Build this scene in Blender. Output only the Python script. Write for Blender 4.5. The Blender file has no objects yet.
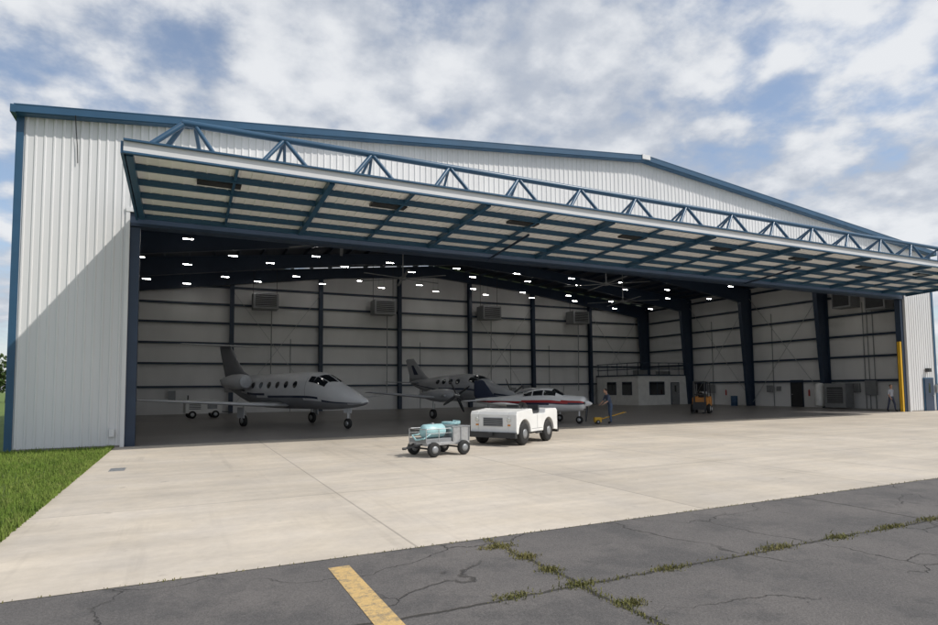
import bpy, math, random
from mathutils import Vector, Matrix
random.seed(7)
S=bpy.context.scene
S.view_settings.view_transform='Standard'; S.view_settings.look='None'; S.view_settings.exposure=0
COL=S.collection
# ------------------------------------------------------------------ materials
def mat(name,col,rough=.6,metal=0,var=.12,scale=3.0,bump=0.0,bscale=40,emit=0,stretch=(1,1,1),spec=.5,world=False,col2=None):
    m=bpy.data.materials.new(name); m.use_nodes=True
    nt=m.node_tree; N=nt.nodes; L=nt.links; b=N['Principled BSDF']
    b.inputs['Roughness'].default_value=rough; b.inputs['Metallic'].default_value=metal
    b.inputs['Specular IOR Level'].default_value=spec
    tc=N.new('ShaderNodeTexCoord'); mp=N.new('ShaderNodeMapping'); mp.inputs['Scale'].default_value=stretch
    if world:
        g=N.new('ShaderNodeNewGeometry'); L.new(g.outputs['Position'],mp.inputs['Vector'])
    else: L.new(tc.outputs['Object'],mp.inputs['Vector'])
    n=N.new('ShaderNodeTexNoise'); n.inputs['Scale'].default_value=scale; n.inputs['Detail'].default_value=6
    L.new(mp.outputs[0],n.inputs['Vector'])
    r=N.new('ShaderNodeMapRange'); r.inputs['From Min'].default_value=.3; r.inputs['From Max'].default_value=.7
    L.new(n.outputs['Fac'],r.inputs['Value'])
    mx=N.new('ShaderNodeMix'); mx.data_type='RGBA'
    c2=col2 if col2 else tuple(min(1,c*(1+var*.6)) for c in col)
    mx.inputs['A'].default_value=(*[c*(1-var) for c in col],1) if not col2 else (*col,1)
    mx.inputs['B'].default_value=(*c2,1)
    L.new(r.outputs[0],mx.inputs['Factor']); L.new(mx.outputs['Result'],b.inputs['Base Color'])
    if bump:
        n2=N.new('ShaderNodeTexNoise'); n2.inputs['Scale'].default_value=bscale; n2.inputs['Detail'].default_value=5
        L.new(mp.outputs[0],n2.inputs['Vector'])
        bp=N.new('ShaderNodeBump'); bp.inputs['Strength'].default_value=bump; bp.inputs['Distance'].default_value=.02
        L.new(n2.outputs['Fac'],bp.inputs['Height']); L.new(bp.outputs[0],b.inputs['Normal'])
    if emit:
        b.inputs['Emission Color'].default_value=(*col,1); b.inputs['Emission Strength'].default_value=emit
    return m
class NB:
    """tiny node helper"""
    def __init__(s,nt): s.nt=nt
    def math(s,op,a,b=None,c=None,clamp=False):
        n=s.nt.nodes.new('ShaderNodeMath'); n.operation=op; n.use_clamp=clamp
        for i,v in enumerate((a,b,c)):
            if v is None: continue
            if isinstance(v,(int,float)): n.inputs[i].default_value=v
            else: s.nt.links.new(v,n.inputs[i])
        return n.outputs[0]
    def noise(s,vec,scale,detail=5,rough=.5,dist=0):
        n=s.nt.nodes.new('ShaderNodeTexNoise'); n.inputs['Scale'].default_value=scale
        n.inputs['Detail'].default_value=detail; n.inputs['Roughness'].default_value=rough; n.inputs['Distortion'].default_value=dist
        s.nt.links.new(vec,n.inputs['Vector']); return n.outputs['Fac']
    def rng(s,v,a,b,c=0,d=1,smooth=False):
        n=s.nt.nodes.new('ShaderNodeMapRange'); n.inputs['From Min'].default_value=a; n.inputs['From Max'].default_value=b
        n.inputs['To Min'].default_value=c; n.inputs['To Max'].default_value=d
        if smooth: n.interpolation_type='SMOOTHSTEP'
        s.nt.links.new(v,n.inputs['Value']); return n.outputs[0]
    def mix(s,f,a,b,mode='MIX'):
        n=s.nt.nodes.new('ShaderNodeMix'); n.data_type='RGBA'; n.blend_type=mode
        for k,v in (('Factor',f),('A',a),('B',b)):
            if isinstance(v,(int,float)): n.inputs[k].default_value=v
            elif isinstance(v,tuple): n.inputs[k].default_value=(*v,1)
            else: s.nt.links.new(v,n.inputs[k])
        return n.outputs['Result']
    def comb(s,x,y,z):
        n=s.nt.nodes.new('ShaderNodeCombineXYZ')
        for i,v in enumerate((x,y,z)):
            if isinstance(v,(int,float)): n.inputs[i].default_value=v
            else: s.nt.links.new(v,n.inputs[i])
        return n.outputs[0]
def newmat(name,rough=.8):
    m=bpy.data.materials.new(name); m.use_nodes=True; nt=m.node_tree; b=nt.nodes['Principled BSDF']
    b.inputs['Roughness'].default_value=rough
    g=nt.nodes.new('ShaderNodeNewGeometry'); sp=nt.nodes.new('ShaderNodeSeparateXYZ'); nt.links.new(g.outputs['Position'],sp.inputs[0])
    return m,nt,b,NB(nt),g.outputs['Position'],sp.outputs
def concrete(name,base,rough,ox,oy,px,py,stain=1.0,jd=.45):
    m,nt,b,k,pos,(X,Y,Z)=newmat(name,rough)
    fx=k.math('DIVIDE',k.math('SUBTRACT',X,ox),px); fy=k.math('DIVIDE',k.math('SUBTRACT',Y,oy),py)
    def line(f,p):
        fr=k.math('FRACT',k.math('ADD',f,1000.5)); d=k.math('MULTIPLY',k.math('ABSOLUTE',k.math('SUBTRACT',fr,.5)),p)
        return k.rng(d,.006,.022,1,0)
    j=k.math('MAXIMUM',line(fx,px),line(fy,py))
    wn=nt.nodes.new('ShaderNodeTexWhiteNoise'); wn.noise_dimensions='2D'
    nt.links.new(k.comb(k.math('FLOOR',k.math('ADD',fx,.0)),k.math('FLOOR',fy),0),wn.inputs['Vector'])
    slab=k.rng(wn.outputs['Value'],0,1,.93,1.04)
    n1=k.rng(k.noise(pos,.35,8,.62),.3,.72,.80,1.08)
    n2=k.rng(k.noise(pos,6,6,.7),.25,.75,.90,1.06)
    n3=k.rng(k.noise(k.comb(k.math('MULTIPLY',X,.25),k.math('MULTIPLY',Y,2.2),0),.9,5,.6),.35,.7,.90,1.05)
    v=k.math('MULTIPLY',k.math('MULTIPLY',n1,n2),k.math('MULTIPLY',slab,n3))
    c=k.mix(k.rng(k.noise(pos,.9,6,.6),.35,.7),base,tuple(a*q for a,q in zip(base,(.93,.95,1.0))))
    sc=nt.nodes.new('ShaderNodeVectorMath'); sc.operation='SCALE'; nt.links.new(c,sc.inputs[0]); nt.links.new(v,sc.inputs['Scale'])
    spot=k.rng(k.noise(pos,2.3,3,.5),.68,.76,0,.38*stain)
    tr=k.noise(k.comb(k.math('MULTIPLY',X,1.6),k.math('MULTIPLY',Y,.06),0),1.4,4,.6)
    spot=k.math('MAXIMUM',spot,k.math('MULTIPLY',k.rng(tr,.56,.70,0,.26*stain),k.rng(k.noise(pos,.5,5,.6),.4,.6)))
    c2=k.mix(spot,sc.outputs[0],(.16,.14,.12))
    c3=k.mix(k.math('MULTIPLY',j,jd),c2,(.10,.09,.08))
    nt.links.new(c3,b.inputs['Base Color'])
    bp=nt.nodes.new('ShaderNodeBump'); bp.inputs['Strength'].default_value=.25; bp.inputs['Distance'].default_value=.01
    nt.links.new(k.noise(pos,30,5,.6),bp.inputs['Height']); nt.links.new(bp.outputs[0],b.inputs['Normal'])
    return m
M_APRON=concrete('apron_concrete',(.60,.53,.435),.85,-2.1,6.62,4.6,4.05)
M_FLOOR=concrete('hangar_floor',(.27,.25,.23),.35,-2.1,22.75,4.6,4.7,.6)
def asphalt():
    m,nt,b,k,pos,(X,Y,Z)=newmat('asphalt',.92)
    a=k.rng(k.noise(pos,.5,8,.65),.3,.7); f=k.rng(k.noise(pos,60,3,.7),.3,.7,.7,1.35)
    c=k.mix(a,(.095,.090,.088),(.150,.138,.130))
    pat=k.rng(k.noise(pos,1.1,7,.7),.50,.60,0,.55)
    c=k.mix(pat,c,(.072,.070,.070))
    sc=nt.nodes.new('ShaderNodeVectorMath'); sc.operation='SCALE'; nt.links.new(c,sc.inputs[0]); nt.links.new(f,sc.inputs['Scale'])
    fl=k.rng(k.noise(pos,130,2,.5),.66,.74,0,.55); c=k.mix(fl,sc.outputs[0],(.32,.30,.27))
    wv=nt.nodes.new('ShaderNodeTexNoise'); wv.inputs['Scale'].default_value=1.6; wv.inputs['Detail'].default_value=6; nt.links.new(pos,wv.inputs['Vector'])
    vm=nt.nodes.new('ShaderNodeVectorMath'); vm.operation='MULTIPLY_ADD'; nt.links.new(wv.outputs['Color'],vm.inputs[0]); vm.inputs[1].default_value=(.9,.9,0); nt.links.new(pos,vm.inputs[2])
    vo=nt.nodes.new('ShaderNodeTexVoronoi'); vo.feature='DISTANCE_TO_EDGE'; vo.inputs['Scale'].default_value=.42; nt.links.new(vm.outputs[0],vo.inputs['Vector'])
    cr=k.rng(vo.outputs['Distance'],.001,.006,1,0)
    cr=k.math('MULTIPLY',cr,k.rng(k.noise(pos,.7,2),.42,.55))
    c=k.mix(k.math('MULTIPLY',cr,.7),c,(.028,.025,.022))
    wob=k.math('MULTIPLY',k.math('SUBTRACT',k.noise(pos,1.3,6,.65),.5),.22)
    def jl(co,at,w=.02):
        d=k.math('ABSOLUTE',k.math('ADD',k.math('SUBTRACT',co,at),wob)); return k.rng(d,w*.5,w*1.4,1,0)
    j=k.math('MAXIMUM',k.math('MAXIMUM',jl(Y,4.68),jl(X,3.38,.025)),jl(Y,1.2))
    j=k.math('MAXIMUM',j,jl(X,9.2,.015))
    c=k.mix(k.math('MULTIPLY',j,.85),c,(.03,.027,.022))
    nt.links.new(c,b.inputs['Base Color'])
    bp=nt.nodes.new('ShaderNodeBump'); bp.inputs['Strength'].default_value=.8; bp.inputs['Distance'].default_value=.012
    h=k.math('SUBTRACT',k.noise(pos,70,4,.7),k.math('MULTIPLY',k.math('MAXIMUM',cr,j),1.5))
    nt.links.new(h,bp.inputs['Height']); nt.links.new(bp.outputs[0],b.inputs['Normal'])
    return m
M_ASPH=asphalt()
def grassmat(name,c1,c2,c3):
    m,nt,b,k,pos,_=newmat(name,.9)
    c=k.mix(k.rng(k.noise(pos,.4,7,.6),.35,.65),c1,c2); c=k.mix(k.rng(k.noise(pos,4,6,.7),.5,.7,0,.7),c,c3)
    nt.links.new(c,b.inputs['Base Color'])
    bp=nt.nodes.new('ShaderNodeBump'); bp.inputs['Strength'].default_value=.8; bp.inputs['Distance'].default_value=.05
    nt.links.new(k.noise(pos,25,5,.8),bp.inputs['Height']); nt.links.new(bp.outputs[0],b.inputs['Normal'])
    return m
M_GROUND=grassmat('grass_ground',(.08,.14,.02),(.13,.19,.035),(.16,.17,.06))
M_BLADE=grassmat('grass_blade',(.14,.23,.028),(.21,.29,.05),(.29,.29,.10))
M_WEED=grassmat('weed',(.17,.18,.05),(.26,.23,.08),(.34,.29,.13))
def yellowpaint():
    m,nt,b,k,pos,_=newmat('worn_yellow_paint',.8)
    w=k.rng(k.noise(pos,9,8,.8),.47,.60); f=k.rng(k.noise(pos,70,3,.7),.3,.7,.75,1.15)
    c=k.mix(k.math('MULTIPLY',w,.8),(.60,.41,.17),(.22,.19,.14))
    sc=nt.nodes.new('ShaderNodeVectorMath'); sc.operation='SCALE'; nt.links.new(c,sc.inputs[0]); nt.links.new(f,sc.inputs['Scale'])
    nt.links.new(sc.outputs[0],b.inputs['Base Color'])
    return m
M_YLINE=yellowpaint()
M_SIDE=mat('white_metal_siding',(.69,.69,.69),.45,0,.08,.6,0,world=True,stretch=(1.5,1.5,.15))
M_LINER=mat('white_liner',(.80,.80,.80),.55,0,.10,.5,0,world=True,stretch=(1,1,.3))
M_BLUE=mat('blue_steel_trim',(.025,.085,.16),.38,0,.12,1.5)
M_DKBLUE=mat('navy_steel',(.022,.04,.075),.45,0,.15,1.5)
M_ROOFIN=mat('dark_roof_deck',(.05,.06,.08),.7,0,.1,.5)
M_ROOFOUT=mat('roof_metal',(.45,.46,.47),.4,.3,.1,.5)
M_FASC=mat('door_fascia_white',(.70,.70,.70),.45,0,.06,.8)
M_DOORSKIN=mat('door_panel_white',(.86,.86,.86),.5,0,.06,.8)
M_BLK=mat('black_rubber',(.018,.018,.018),.75,0,.2,6)
M_DARK=mat('dark_metal',(.035,.037,.04),.45,.2,.15,4)
M_GREY=mat('grey_metal',(.27,.28,.29),.45,.3,.12,3)
M_STEEL=mat('galvanised_steel',(.50,.51,.52),.35,.75,.15,9)
M_WHITE=mat('white_paint',(.78,.78,.76),.3,0,.08,2)
M_PLANEW=mat('aircraft_white_paint',(.80,.81,.82),.2,0,.03,1.5)
M_PLANEG=mat('aircraft_silver_paint',(.66,.67,.69),.25,.08,.04,1.5)
M_PLANEM=mat('aircraft_mid_grey_paint',(.27,.28,.30),.25,.1,.06,1.5)
M_NAVY=mat('aircraft_navy_paint',(.03,.04,.075),.22,0,.1,1.5)
M_CHAR=mat('aircraft_grey_paint',(.36,.37,.39),.25,0,.08,1.5)
M_RED=mat('red_paint',(.42,.03,.03),.3,0,.1,2)
M_GLASS=mat('dark_glass',(.015,.018,.022),.06,0,.1,2,spec=.9)
M_YEL=mat('yellow_paint',(.65,.38,.02),.4,0,.1,2)
M_ORG=mat('orange_paint',(.62,.24,.03),.4,0,.1,2)
M_TEAL=mat('light_blue_plastic',(.36,.58,.60),.4,0,.2,5)
M_LAMP=mat('lamp_tube',(1,.97,.92),.5,0,.01,1,emit=55)
M_HOUSING=mat('lamp_housing',(.3,.3,.3),.5)
M_LRED=mat('lens_red',(.35,.02,.02),.2)
M_LWH=mat('lens_clear',(.7,.7,.65),.15)
# ------------------------------------------------------------------ mesh builder
class MB:
    def __init__(s): s.v=[];s.f=[];s.m=[];s.sm=[];s.ml=[]
    def mi(s,m):
        if m not in s.ml: s.ml.append(m)
        return s.ml.index(m)
    def add(s,vs,fs,m,sm=False):
        o=len(s.v); s.v+= [tuple(v) for v in vs]
        i=s.mi(m)
        for f in fs: s.f.append([o+a for a in f]); s.m.append(i); s.sm.append(sm)
    def box(s,x0,x1,y0,y1,z0,z1,m):
        v=[(x,y,z) for z in(z0,z1) for y in(y0,y1) for x in(x0,x1)]
        s.add(v,[(0,2,3,1),(4,5,7,6),(0,1,5,4),(2,6,7,3),(0,4,6,2),(1,3,7,5)],m)
    def beam(s,p,q,w,h,m,up=(0,0,1)):
        p=Vector(p);q=Vector(q);d=(q-p).normalized();u=Vector(up)
        if abs(d.dot(u))>.99:u=Vector((1,0,0))
        r=d.cross(u).normalized();u=r.cross(d)
        v=[]
        for e in(p,q):
            for a,b in((-1,-1),(1,-1),(1,1),(-1,1)): v.append(e+r*(a*w/2)+u*(b*h/2))
        s.add(v,[(3,2,1,0),(4,5,6,7),(0,1,5,4),(1,2,6,5),(2,3,7,6),(3,0,4,7)],m)
    def tube(s,p,q,r,m,n=10,r2=None):
        p=Vector(p);q=Vector(q);d=(q-p).normalized();u=Vector((0,0,1))
        if abs(d.dot(u))>.99:u=Vector((1,0,0))
        a=d.cross(u).normalized();b=a.cross(d); r2=r if r2 is None else r2
        v=[p+(a*math.cos(t)+b*math.sin(t))*r for t in[2*math.pi*i/n for i in range(n)]]+[q+(a*math.cos(t)+b*math.sin(t))*r2 for t in[2*math.pi*i/n for i in range(n)]]
        s.add(v,[(i,(i+1)%n,n+(i+1)%n,n+i) for i in range(n)],m,True)
        s.add(v[:n],[tuple(range(n))[::-1]],m); s.add(v[n:],[tuple(range(n))],m)
    def path(s,pts,r,m,n=8):
        for a,b in zip(pts,pts[1:]): s.tube(a,b,r,m,n)
    def lathe(s,c,axis,prof,m,n=24,sm=True):
        c=Vector(c);d=Vector(axis).normalized();u=Vector((0,0,1))
        if abs(d.dot(u))>.99:u=Vector((1,0,0))
        a=d.cross(u).normalized();b=a.cross(d);v=[]
        for (o,r) in prof:
            for i in range(n):
                t=2*math.pi*i/n; v.append(c+d*o+(a*math.cos(t)+b*math.sin(t))*r)
        f=[]
        for j in range(len(prof)-1):
            for i in range(n): f.append((j*n+i,j*n+(i+1)%n,(j+1)*n+(i+1)%n,(j+1)*n+i))
        s.add(v,f,m,sm)
        s.add(v[:n],[tuple(range(n))[::-1]],m); s.add(v[-n:],[tuple(range(n))],m)
    def wheel(s,c,r,w,hub=M_STEEL,axis=(0,1,0),hr=.5):
        s.lathe(c,axis,[(-w*.5,r*hr*1.1),(-w*.5,r*.8),(-w*.4,r*.95),(-w*.2,r),(w*.2,r),(w*.4,r*.95),(w*.5,r*.8),(w*.5,r*hr*1.1)],M_BLK,24)
        s.lathe(c,axis,[(-w*.5-.012,r*.2),(-w*.5-.004,r*hr),(w*.5+.004,r*hr),(w*.5+.012,r*.2)],hub,18)
    def prism(s,poly,ext,m):
        e=Vector(ext);n=len(poly);v=[Vector(p) for p in poly];v+= [p+e for p in v]
        s.add(v,[tuple(range(n))[::-1],tuple(range(n,2*n))]+[(i,(i+1)%n,n+(i+1)%n,n+i) for i in range(n)],m)
    def loft(s,rings,m,sm=True,cap=True,mf=None):
        n=len(rings[0]);o=len(s.v)
        for r in rings: s.v+= [tuple(p) for p in r]
        for j in range(len(rings)-1):
            for i in range(n):
                s.f.append([o+j*n+i,o+j*n+(i+1)%n,o+(j+1)*n+(i+1)%n,o+(j+1)*n+i])
                s.m.append(s.mi(mf(j,i) if mf else m)); s.sm.append(sm)
        if cap:
            s.f.append([o+i for i in range(n)][::-1]);s.m.append(s.mi(m));s.sm.append(False)
            s.f.append([o+(len(rings)-1)*n+i for i in range(n)]);s.m.append(s.mi(m));s.sm.append(False)
    def build(s,name,parent=None,bevel=0):
        me=bpy.data.meshes.new(name); me.from_pydata(s.v,[],s.f)
        for m in s.ml: me.materials.append(m)
        me.polygons.foreach_set('material_index',s.m); me.polygons.foreach_set('use_smooth',s.sm)
        me.update()
        ob=bpy.data.objects.new(name,me); COL.objects.link(ob)
        import bmesh
        bm=bmesh.new();bm.from_mesh(me);bmesh.ops.recalc_face_normals(bm,faces=bm.faces);bm.to_mesh(me);bm.free()
        if parent: ob.parent=parent
        if bevel:
            md=ob.modifiers.new('b','BEVEL');md.width=bevel;md.segments=2;md.limit_method='ANGLE';md.angle_limit=math.radians(50)
            md.harden_normals=False
        return ob
def empty(name,loc=(0,0,0),rz=0):
    e=bpy.data.objects.new(name,None);e.location=loc;e.rotation_euler=(0,0,rz);e.empty_display_size=.5;COL.objects.link(e);return e
# ------------------------------------------------------------------ ground
def sheet(name,x0,x1,y0,y1,z,m):
    b=MB();b.add([(x0,y0,z),(x1,y0,z),(x1,y1,z),(x0,y1,z)],[(0,1,2,3)],m);return b.build(name)
sheet('ground',-2500,2500,-2500,2500,-.012,M_GROUND)
sheet('asphalt_taxiway',-60,120,-60,6.62,-.006,M_ASPH)
sheet('concrete_apron',-2.05,60,6.62,22.75,-.002,M_APRON)
sheet('yellow_taxi_line',1.39,1.61,-20,6.3,-.002,M_YLINE)
e=empty('drain_cover',(-1.35,16.3,0)); b=MB()
b.box(-.16,.16,-.28,.28,-.002,.006,M_GREY)
for i in range(7): b.box(-.13,.13,-.25+i*.075,-.215+i*.075,.006,.010,M_GREY)
b.build('grate',e)
def blades(name,n,fn,m,hmin,hmax,w=.012,lean=.5):
    v=[];f=[]
    for i in range(n):
        p=fn()
        if not p: continue
        x,y,hh=p;h=random.uniform(hmin,hmax)*hh;a=random.uniform(0,6.283);l=random.uniform(.1,lean)*h;a2=random.uniform(0,6.283)
        dx=math.cos(a)*w;dy=math.sin(a)*w;k=len(v)
        lx=math.cos(a2)*l;ly=math.sin(a2)*l
        v+=[(x-dx,y-dy,-.015),(x+dx,y+dy,-.015),(x+dx*.7+lx*.4,y+dy*.7+ly*.4,h*.6),(x-dx*.7+lx*.4,y-dy*.7+ly*.4,h*.6),(x+lx,y+ly,h)]
        f+=[(k,k+1,k+2,k+3),(k+3,k+2,k+4)]
    me=bpy.data.meshes.new(name);me.from_pydata(v,[],f);me.materials.append(m)
    o=bpy.data.objects.new(name,me);COL.objects.link(o);return o
def gfn():
    y=random.uniform(6.7,22.6);x=-2.02-abs(random.random()**1.3)*9
    if random.random()<.12: x=-2.05+random.uniform(-.1,.07)
    return x,y,.4+.9*random.random()
blades('grass',60000,gfn,M_BLADE,.04,.12,.010)
def wfn():
    r=random.random()
    if r<.55:
        i=random.choice(WP); return i[0]+random.gauss(0,i[2]),i[1]+random.gauss(0,.045),i[3]*random.random()
    if r<.70: return random.uniform(3.2,16),4.68+random.gauss(0,.035),.45
    if r<.84: return 3.38+random.gauss(0,.04),random.uniform(2.6,6.6),.5
    return random.uniform(-2,30),6.62+random.gauss(0,.012),.35
WP=[(3.3,6.2,.12,1),(3.42,5.7,.07,1),(3.40,5.2,.06,.8),(3.40,4.7,.12,1),(4.5,4.68,.1,.8),(6.1,4.7,.15,1),(7.2,4.66,.1,1),(2.7,4.7,.12,.8),(9.3,4.7,.2,1),(8.3,4.7,.15,.9),(3.5,4.1,.06,.8)]
blades('weeds',4600,wfn,M_WEED,.015,.06,.006,1.6)
# ------------------------------------------------------------------ hangar
H=empty('aircraft_hangar')
XL,XR,YF,YB=-4.9,46.3,22.75,51.0; XM=20.7; ZE,ZR=10.75,13.3
def zr(x): return ZE+(ZR-ZE)*(1-abs(x-XM)/(XR-XM))
JL,JR=-1.72,43.0; ZH=7.9
def corr(b,x0,x1,z0,ztop,y,m,out=-1,pitch=.25,dep=.026,axis='x'):
    n=max(1,round((x1-x0)/pitch));p=(x1-x0)/n
    prof=[(0,0),(.32,0),(.42,1),(.58,1),(.68,0)]
    pts=[]
    for i in range(n):
        for a,d in prof: pts.append((x0+(i+a)*p,d))
    pts.append((x1,0)); v=[];f=[]
    for x,d in pts:
        yy=y+out*d*dep; zt=ztop(x) if callable(ztop) else ztop
        if axis=='x': v+=[(x,yy,z0),(x,yy,zt)]
        else: v+=[(yy,x,z0),(yy,x,zt)]
    for i in range(len(pts)-1): f.append((2*i,2*i+2,2*i+3,2*i+1))
    b.add(v,f,m)
b=MB()
corr(b,XL+.12,JL-.1,0.06,lambda x:zr(x)-.1,YF,M_SIDE)
corr(b,JR+.1,XR-.12,0.06,lambda x:zr(x)-.1,YF,M_SIDE)
corr(b,JL-.1,JR+.1,ZH,lambda x:zr(x)-.1,YF,M_SIDE)
corr(b,XL+.1,XR-.1,0.06,lambda x:zr(x)-.1,YB,M_SIDE,out=1)
corr(b,YF+.1,YB-.1,0.06,ZE-.1,XL,M_SIDE,out=-1,axis='y')
corr(b,YF+.1,YB-.1,0.06,ZE-.1,XR,M_SIDE,out=1,axis='y')
b.build('wall_siding',H)
b=MB()
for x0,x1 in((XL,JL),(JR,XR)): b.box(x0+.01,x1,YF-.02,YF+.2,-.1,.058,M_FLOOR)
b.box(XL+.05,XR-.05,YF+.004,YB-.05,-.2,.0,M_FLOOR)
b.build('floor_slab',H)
b=MB()
def liner_poly(y,x0,x1,z0):
    if x0<XM<x1: P=[(x0,y,z0),(x1,y,z0),(x1,y,zr(x1)-.25),(XM,y,ZR-.25),(x0,y,zr(x0)-.25)]
    else: P=[(x0,y,z0),(x1,y,z0),(x1,y,zr(x1)-.25),(x0,y,zr(x0)-.25)]
    b.add(P,[tuple(range(len(P)))],M_LINER)
liner_poly(YB-.12,XL+.1,XR-.1,0)
liner_poly(YF+.16,XL+.1,JL-.12,0);liner_poly(YF+.16,JR+.12,XR-.1,0);liner_poly(YF+.16,JL-.12,JR+.12,ZH+.1)
for x in(XL+.12,XR-.12): b.add([(x,YF+.17,0),(x,YB-.13,0),(x,YB-.13,ZE-.25),(x,YF+.17,ZE-.25)],[(0,1,2,3)],M_LINER)
b.build('wall_liner',H)
b=MB()
GZ=[2.1,3.9,5.5,7.1,8.6,10.0]
for z in GZ:
    b.box(XL+.15,XR-.4,YB-.33,YB-.125,z-.08,z+.08,M_DKBLUE)
    b.box(XR-.33,XR-.125,YF+.4,YB-.4,z-.08,z+.08,M_DKBLUE)
    b.box(XL+.125,XL+.33,YF+.4,YB-.4,z-.08,z+.08,M_DKBLUE)
b.build('wall_girts',H)
b=MB()
for i in range(8):
    x=45.4-7*i
    if x<XL+.3: x=XL+.5
    b.box(x-.16,x+.16,YB-.72,YB-.70,0,zr(x)-.4,M_DKBLUE);b.box(x-.16,x+.16,YB-.36,YB-.34,0,zr(x)-.4,M_DKBLUE);b.box(x-.012,x+.012,YB-.70,YB-.36,0,zr(x)-.4,M_DKBLUE)
for y in(YF+.55,30,37,44,YB-.9):
    for sx in(-1,1):
        xe=(XR-.34) if sx>0 else (XL+.34)
        def PX(d): return xe-sx*d
        tb,tt=(.7,1.35)
        zt=ZE-.35
        b.prism([(PX(0),y-.01,0),(PX(tb),y-.01,0),(PX(tt),y-.01,zt-1.0),(PX(0),y-.01,zt-1.0+.9)],(0,.02,0),M_DKBLUE)
        b.beam((PX(tb),y,0),(PX(tt),y,zt-1.1),.34,.035,M_DKBLUE,up=(1,0,0)); b.beam((PX(0),y,0),(PX(0),y,zt),.34,.035,M_DKBLUE,up=(1,0,0))
        zc=ZR-.35
        b.prism([(PX(0),y-.012,zt-.02),(PX(tt),y-.012,zt-1.15),(XM-sx*(-9),y-.012,zc-9/25.6*2.55-.8),(XM,y-.012,zc-1.0),(XM,y-.012,zc)],(0,.024,0),M_DKBLUE)
        b.beam((PX(tt),y,zt-1.15),(XM+sx*9,y,zc-9/25.6*2.55-.8),.3,.03,M_DKBLUE);b.beam((XM+sx*9,y,zc-9/25.6*2.55-.8),(XM,y,zc-1.0),.3,.03,M_DKBLUE)
        b.beam((PX(0),y,zt),(XM,y,zc),.3,.03,M_DKBLUE)
b.build('steel_frames',H)
OV=.03
b=MB()
for sx in(-1,1):
    xe=XM+sx*(XR-XM+OV); ze=ZE-.01
    P=[(xe,YF-.35,ze),(XM,YF-.35,ZR),(XM,YB+.3,ZR),(xe,YB+.3,ze)]
    b.prism(P,(0,0,.06),M_ROOFOUT)
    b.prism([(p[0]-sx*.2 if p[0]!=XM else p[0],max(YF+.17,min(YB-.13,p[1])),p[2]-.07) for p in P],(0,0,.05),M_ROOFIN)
b.build('roof',H)
b=MB()
for i in range(17):
    for sx in(-1,1):
        x=XM+sx*(i*1.55+.3); 
        if x>XR-.3 or x<XL+.3: continue
        b.box(x-.04,x+.04,YF+.2,YB-.15,zr(x)-.33,zr(x)-.09,M_DKBLUE)
b.build('roof_purlins',H)
b=MB()
for sx in(-1,1):
    xe=XM+sx*(XR-XM+OV); ze=ZE-.005
    b.beam((xe,YF-.38,ze-.06),(XM,YF-.38,ZR-.06),.06,.22,M_BLUE)
    b.beam((xe,YF-.20,ze-.16),(XM,YF-.20,ZR-.16),.30,.05,M_BLUE)
    b.beam((xe,YF-.2,ze+.07),(XM,YF-.2,ZR+.07),.44,.03,M_BLUE)
    gx=XM+sx*(XR-XM+.05)
    b.box(gx-.07,gx+.07,YF-.42,YB+.3,ZE-.20,ZE+.05,M_BLUE)
    cx=XR if sx>0 else XL
    b.box(min(cx,cx-sx*.16)-.02,max(cx,cx-sx*.16)+.02,YF-.06,YF+.16,0,ZE-.15,M_BLUE)
    b.box(cx-.05,cx+.05,YF+.16,YF+.3,0,ZE-.25,M_BLUE)
b.box(XM-.25,XM+.25,YF-.45,YF-.30,ZR-.14,ZR+.09,M_FASC)
b.build('blue_trim',H)
b=MB()
b.box(JL-.12,JL,YF-.05,YF+.5,0,ZH,M_FASC); b.box(JR,JR+.12,YF-.05,YF+.5,0,ZH,M_FASC)
b.box(JL+.002,JL+.30,YF+.1,YF+.45,0,ZH-.5,M_DKBLUE); b.box(JR-.30,JR-.002,YF+.1,YF+.45,0,ZH-.5,M_DKBLUE)
b.box(JL-.02,JR+.02,YF+.02,YF+.5,ZH-.48,ZH,M_DKBLUE)
b.box(JL-.12,JR+.12,YF-.07,YF-.01,ZH-.02,ZH+.12,M_FASC)
b.build('door_frame',H)
b=MB(); b.box(JR-.5,JR-.34,YF+.12,YF+.3,0,4.6,M_YEL)
b.build('yellow_guide_post',H)
# open door leaf
DO=Vector((0,17.0,7.86)); DI=Vector((0,22.55,7.6)); dirv=(DI-DO)
DX0,DX1=-1.45,42.8
def dp(x,t,dz=0): p=DO+dirv*t; return Vector((x,p.y,p.z+dz))
b=MB()
for x0,x1,dz,m in((DX0,DX1,.28,M_FASC),(DX0,DX1,.18,M_DOORSKIN)):
    b.add([dp(x0,0,dz),dp(x1,0,dz),dp(x1,1,dz),dp(x0,1,dz)],[(0,1,2,3)],m)
x=DX0+.15
while x<DX1:
    b.beam(dp(x,0.01,.17),dp(x,.99,.17),.05,.018,M_DOORSKIN); x+=.3
b.build('door_skin',H)
b=MB()
rows=[0.012,.20,.40,.60,.80,.985]
for i,t in enumerate(rows):
    b.beam(dp(DX0,t,.09),dp(DX1,t,.09),.12,.155,M_BLUE)
n=18
for i in range(n):
    x=DX0+.1+(DX1-DX0-.2)*i/(n-1)
    big=i%2==0
    b.beam(dp(x,0.02,.06 if big else .10),dp(x,.98,.06 if big else .10),.16 if big else .08,.19 if big else .10,M_BLUE)
b.build('door_frame_beams',H)
b=MB()
b.beam(dp(DX0-.02,-.012,.14),dp(DX1+.02,-.012,.14),.06,.26,M_FASC)
b.beam(dp(DX0-.02,-.02,.29),dp(DX1+.02,-.02,.29),.14,.045,M_BLUE)
b.beam(dp(DX0-.02,-.016,-.02),dp(DX1+.02,-.016,-.02),.09,.05,M_BLUE)
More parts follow.
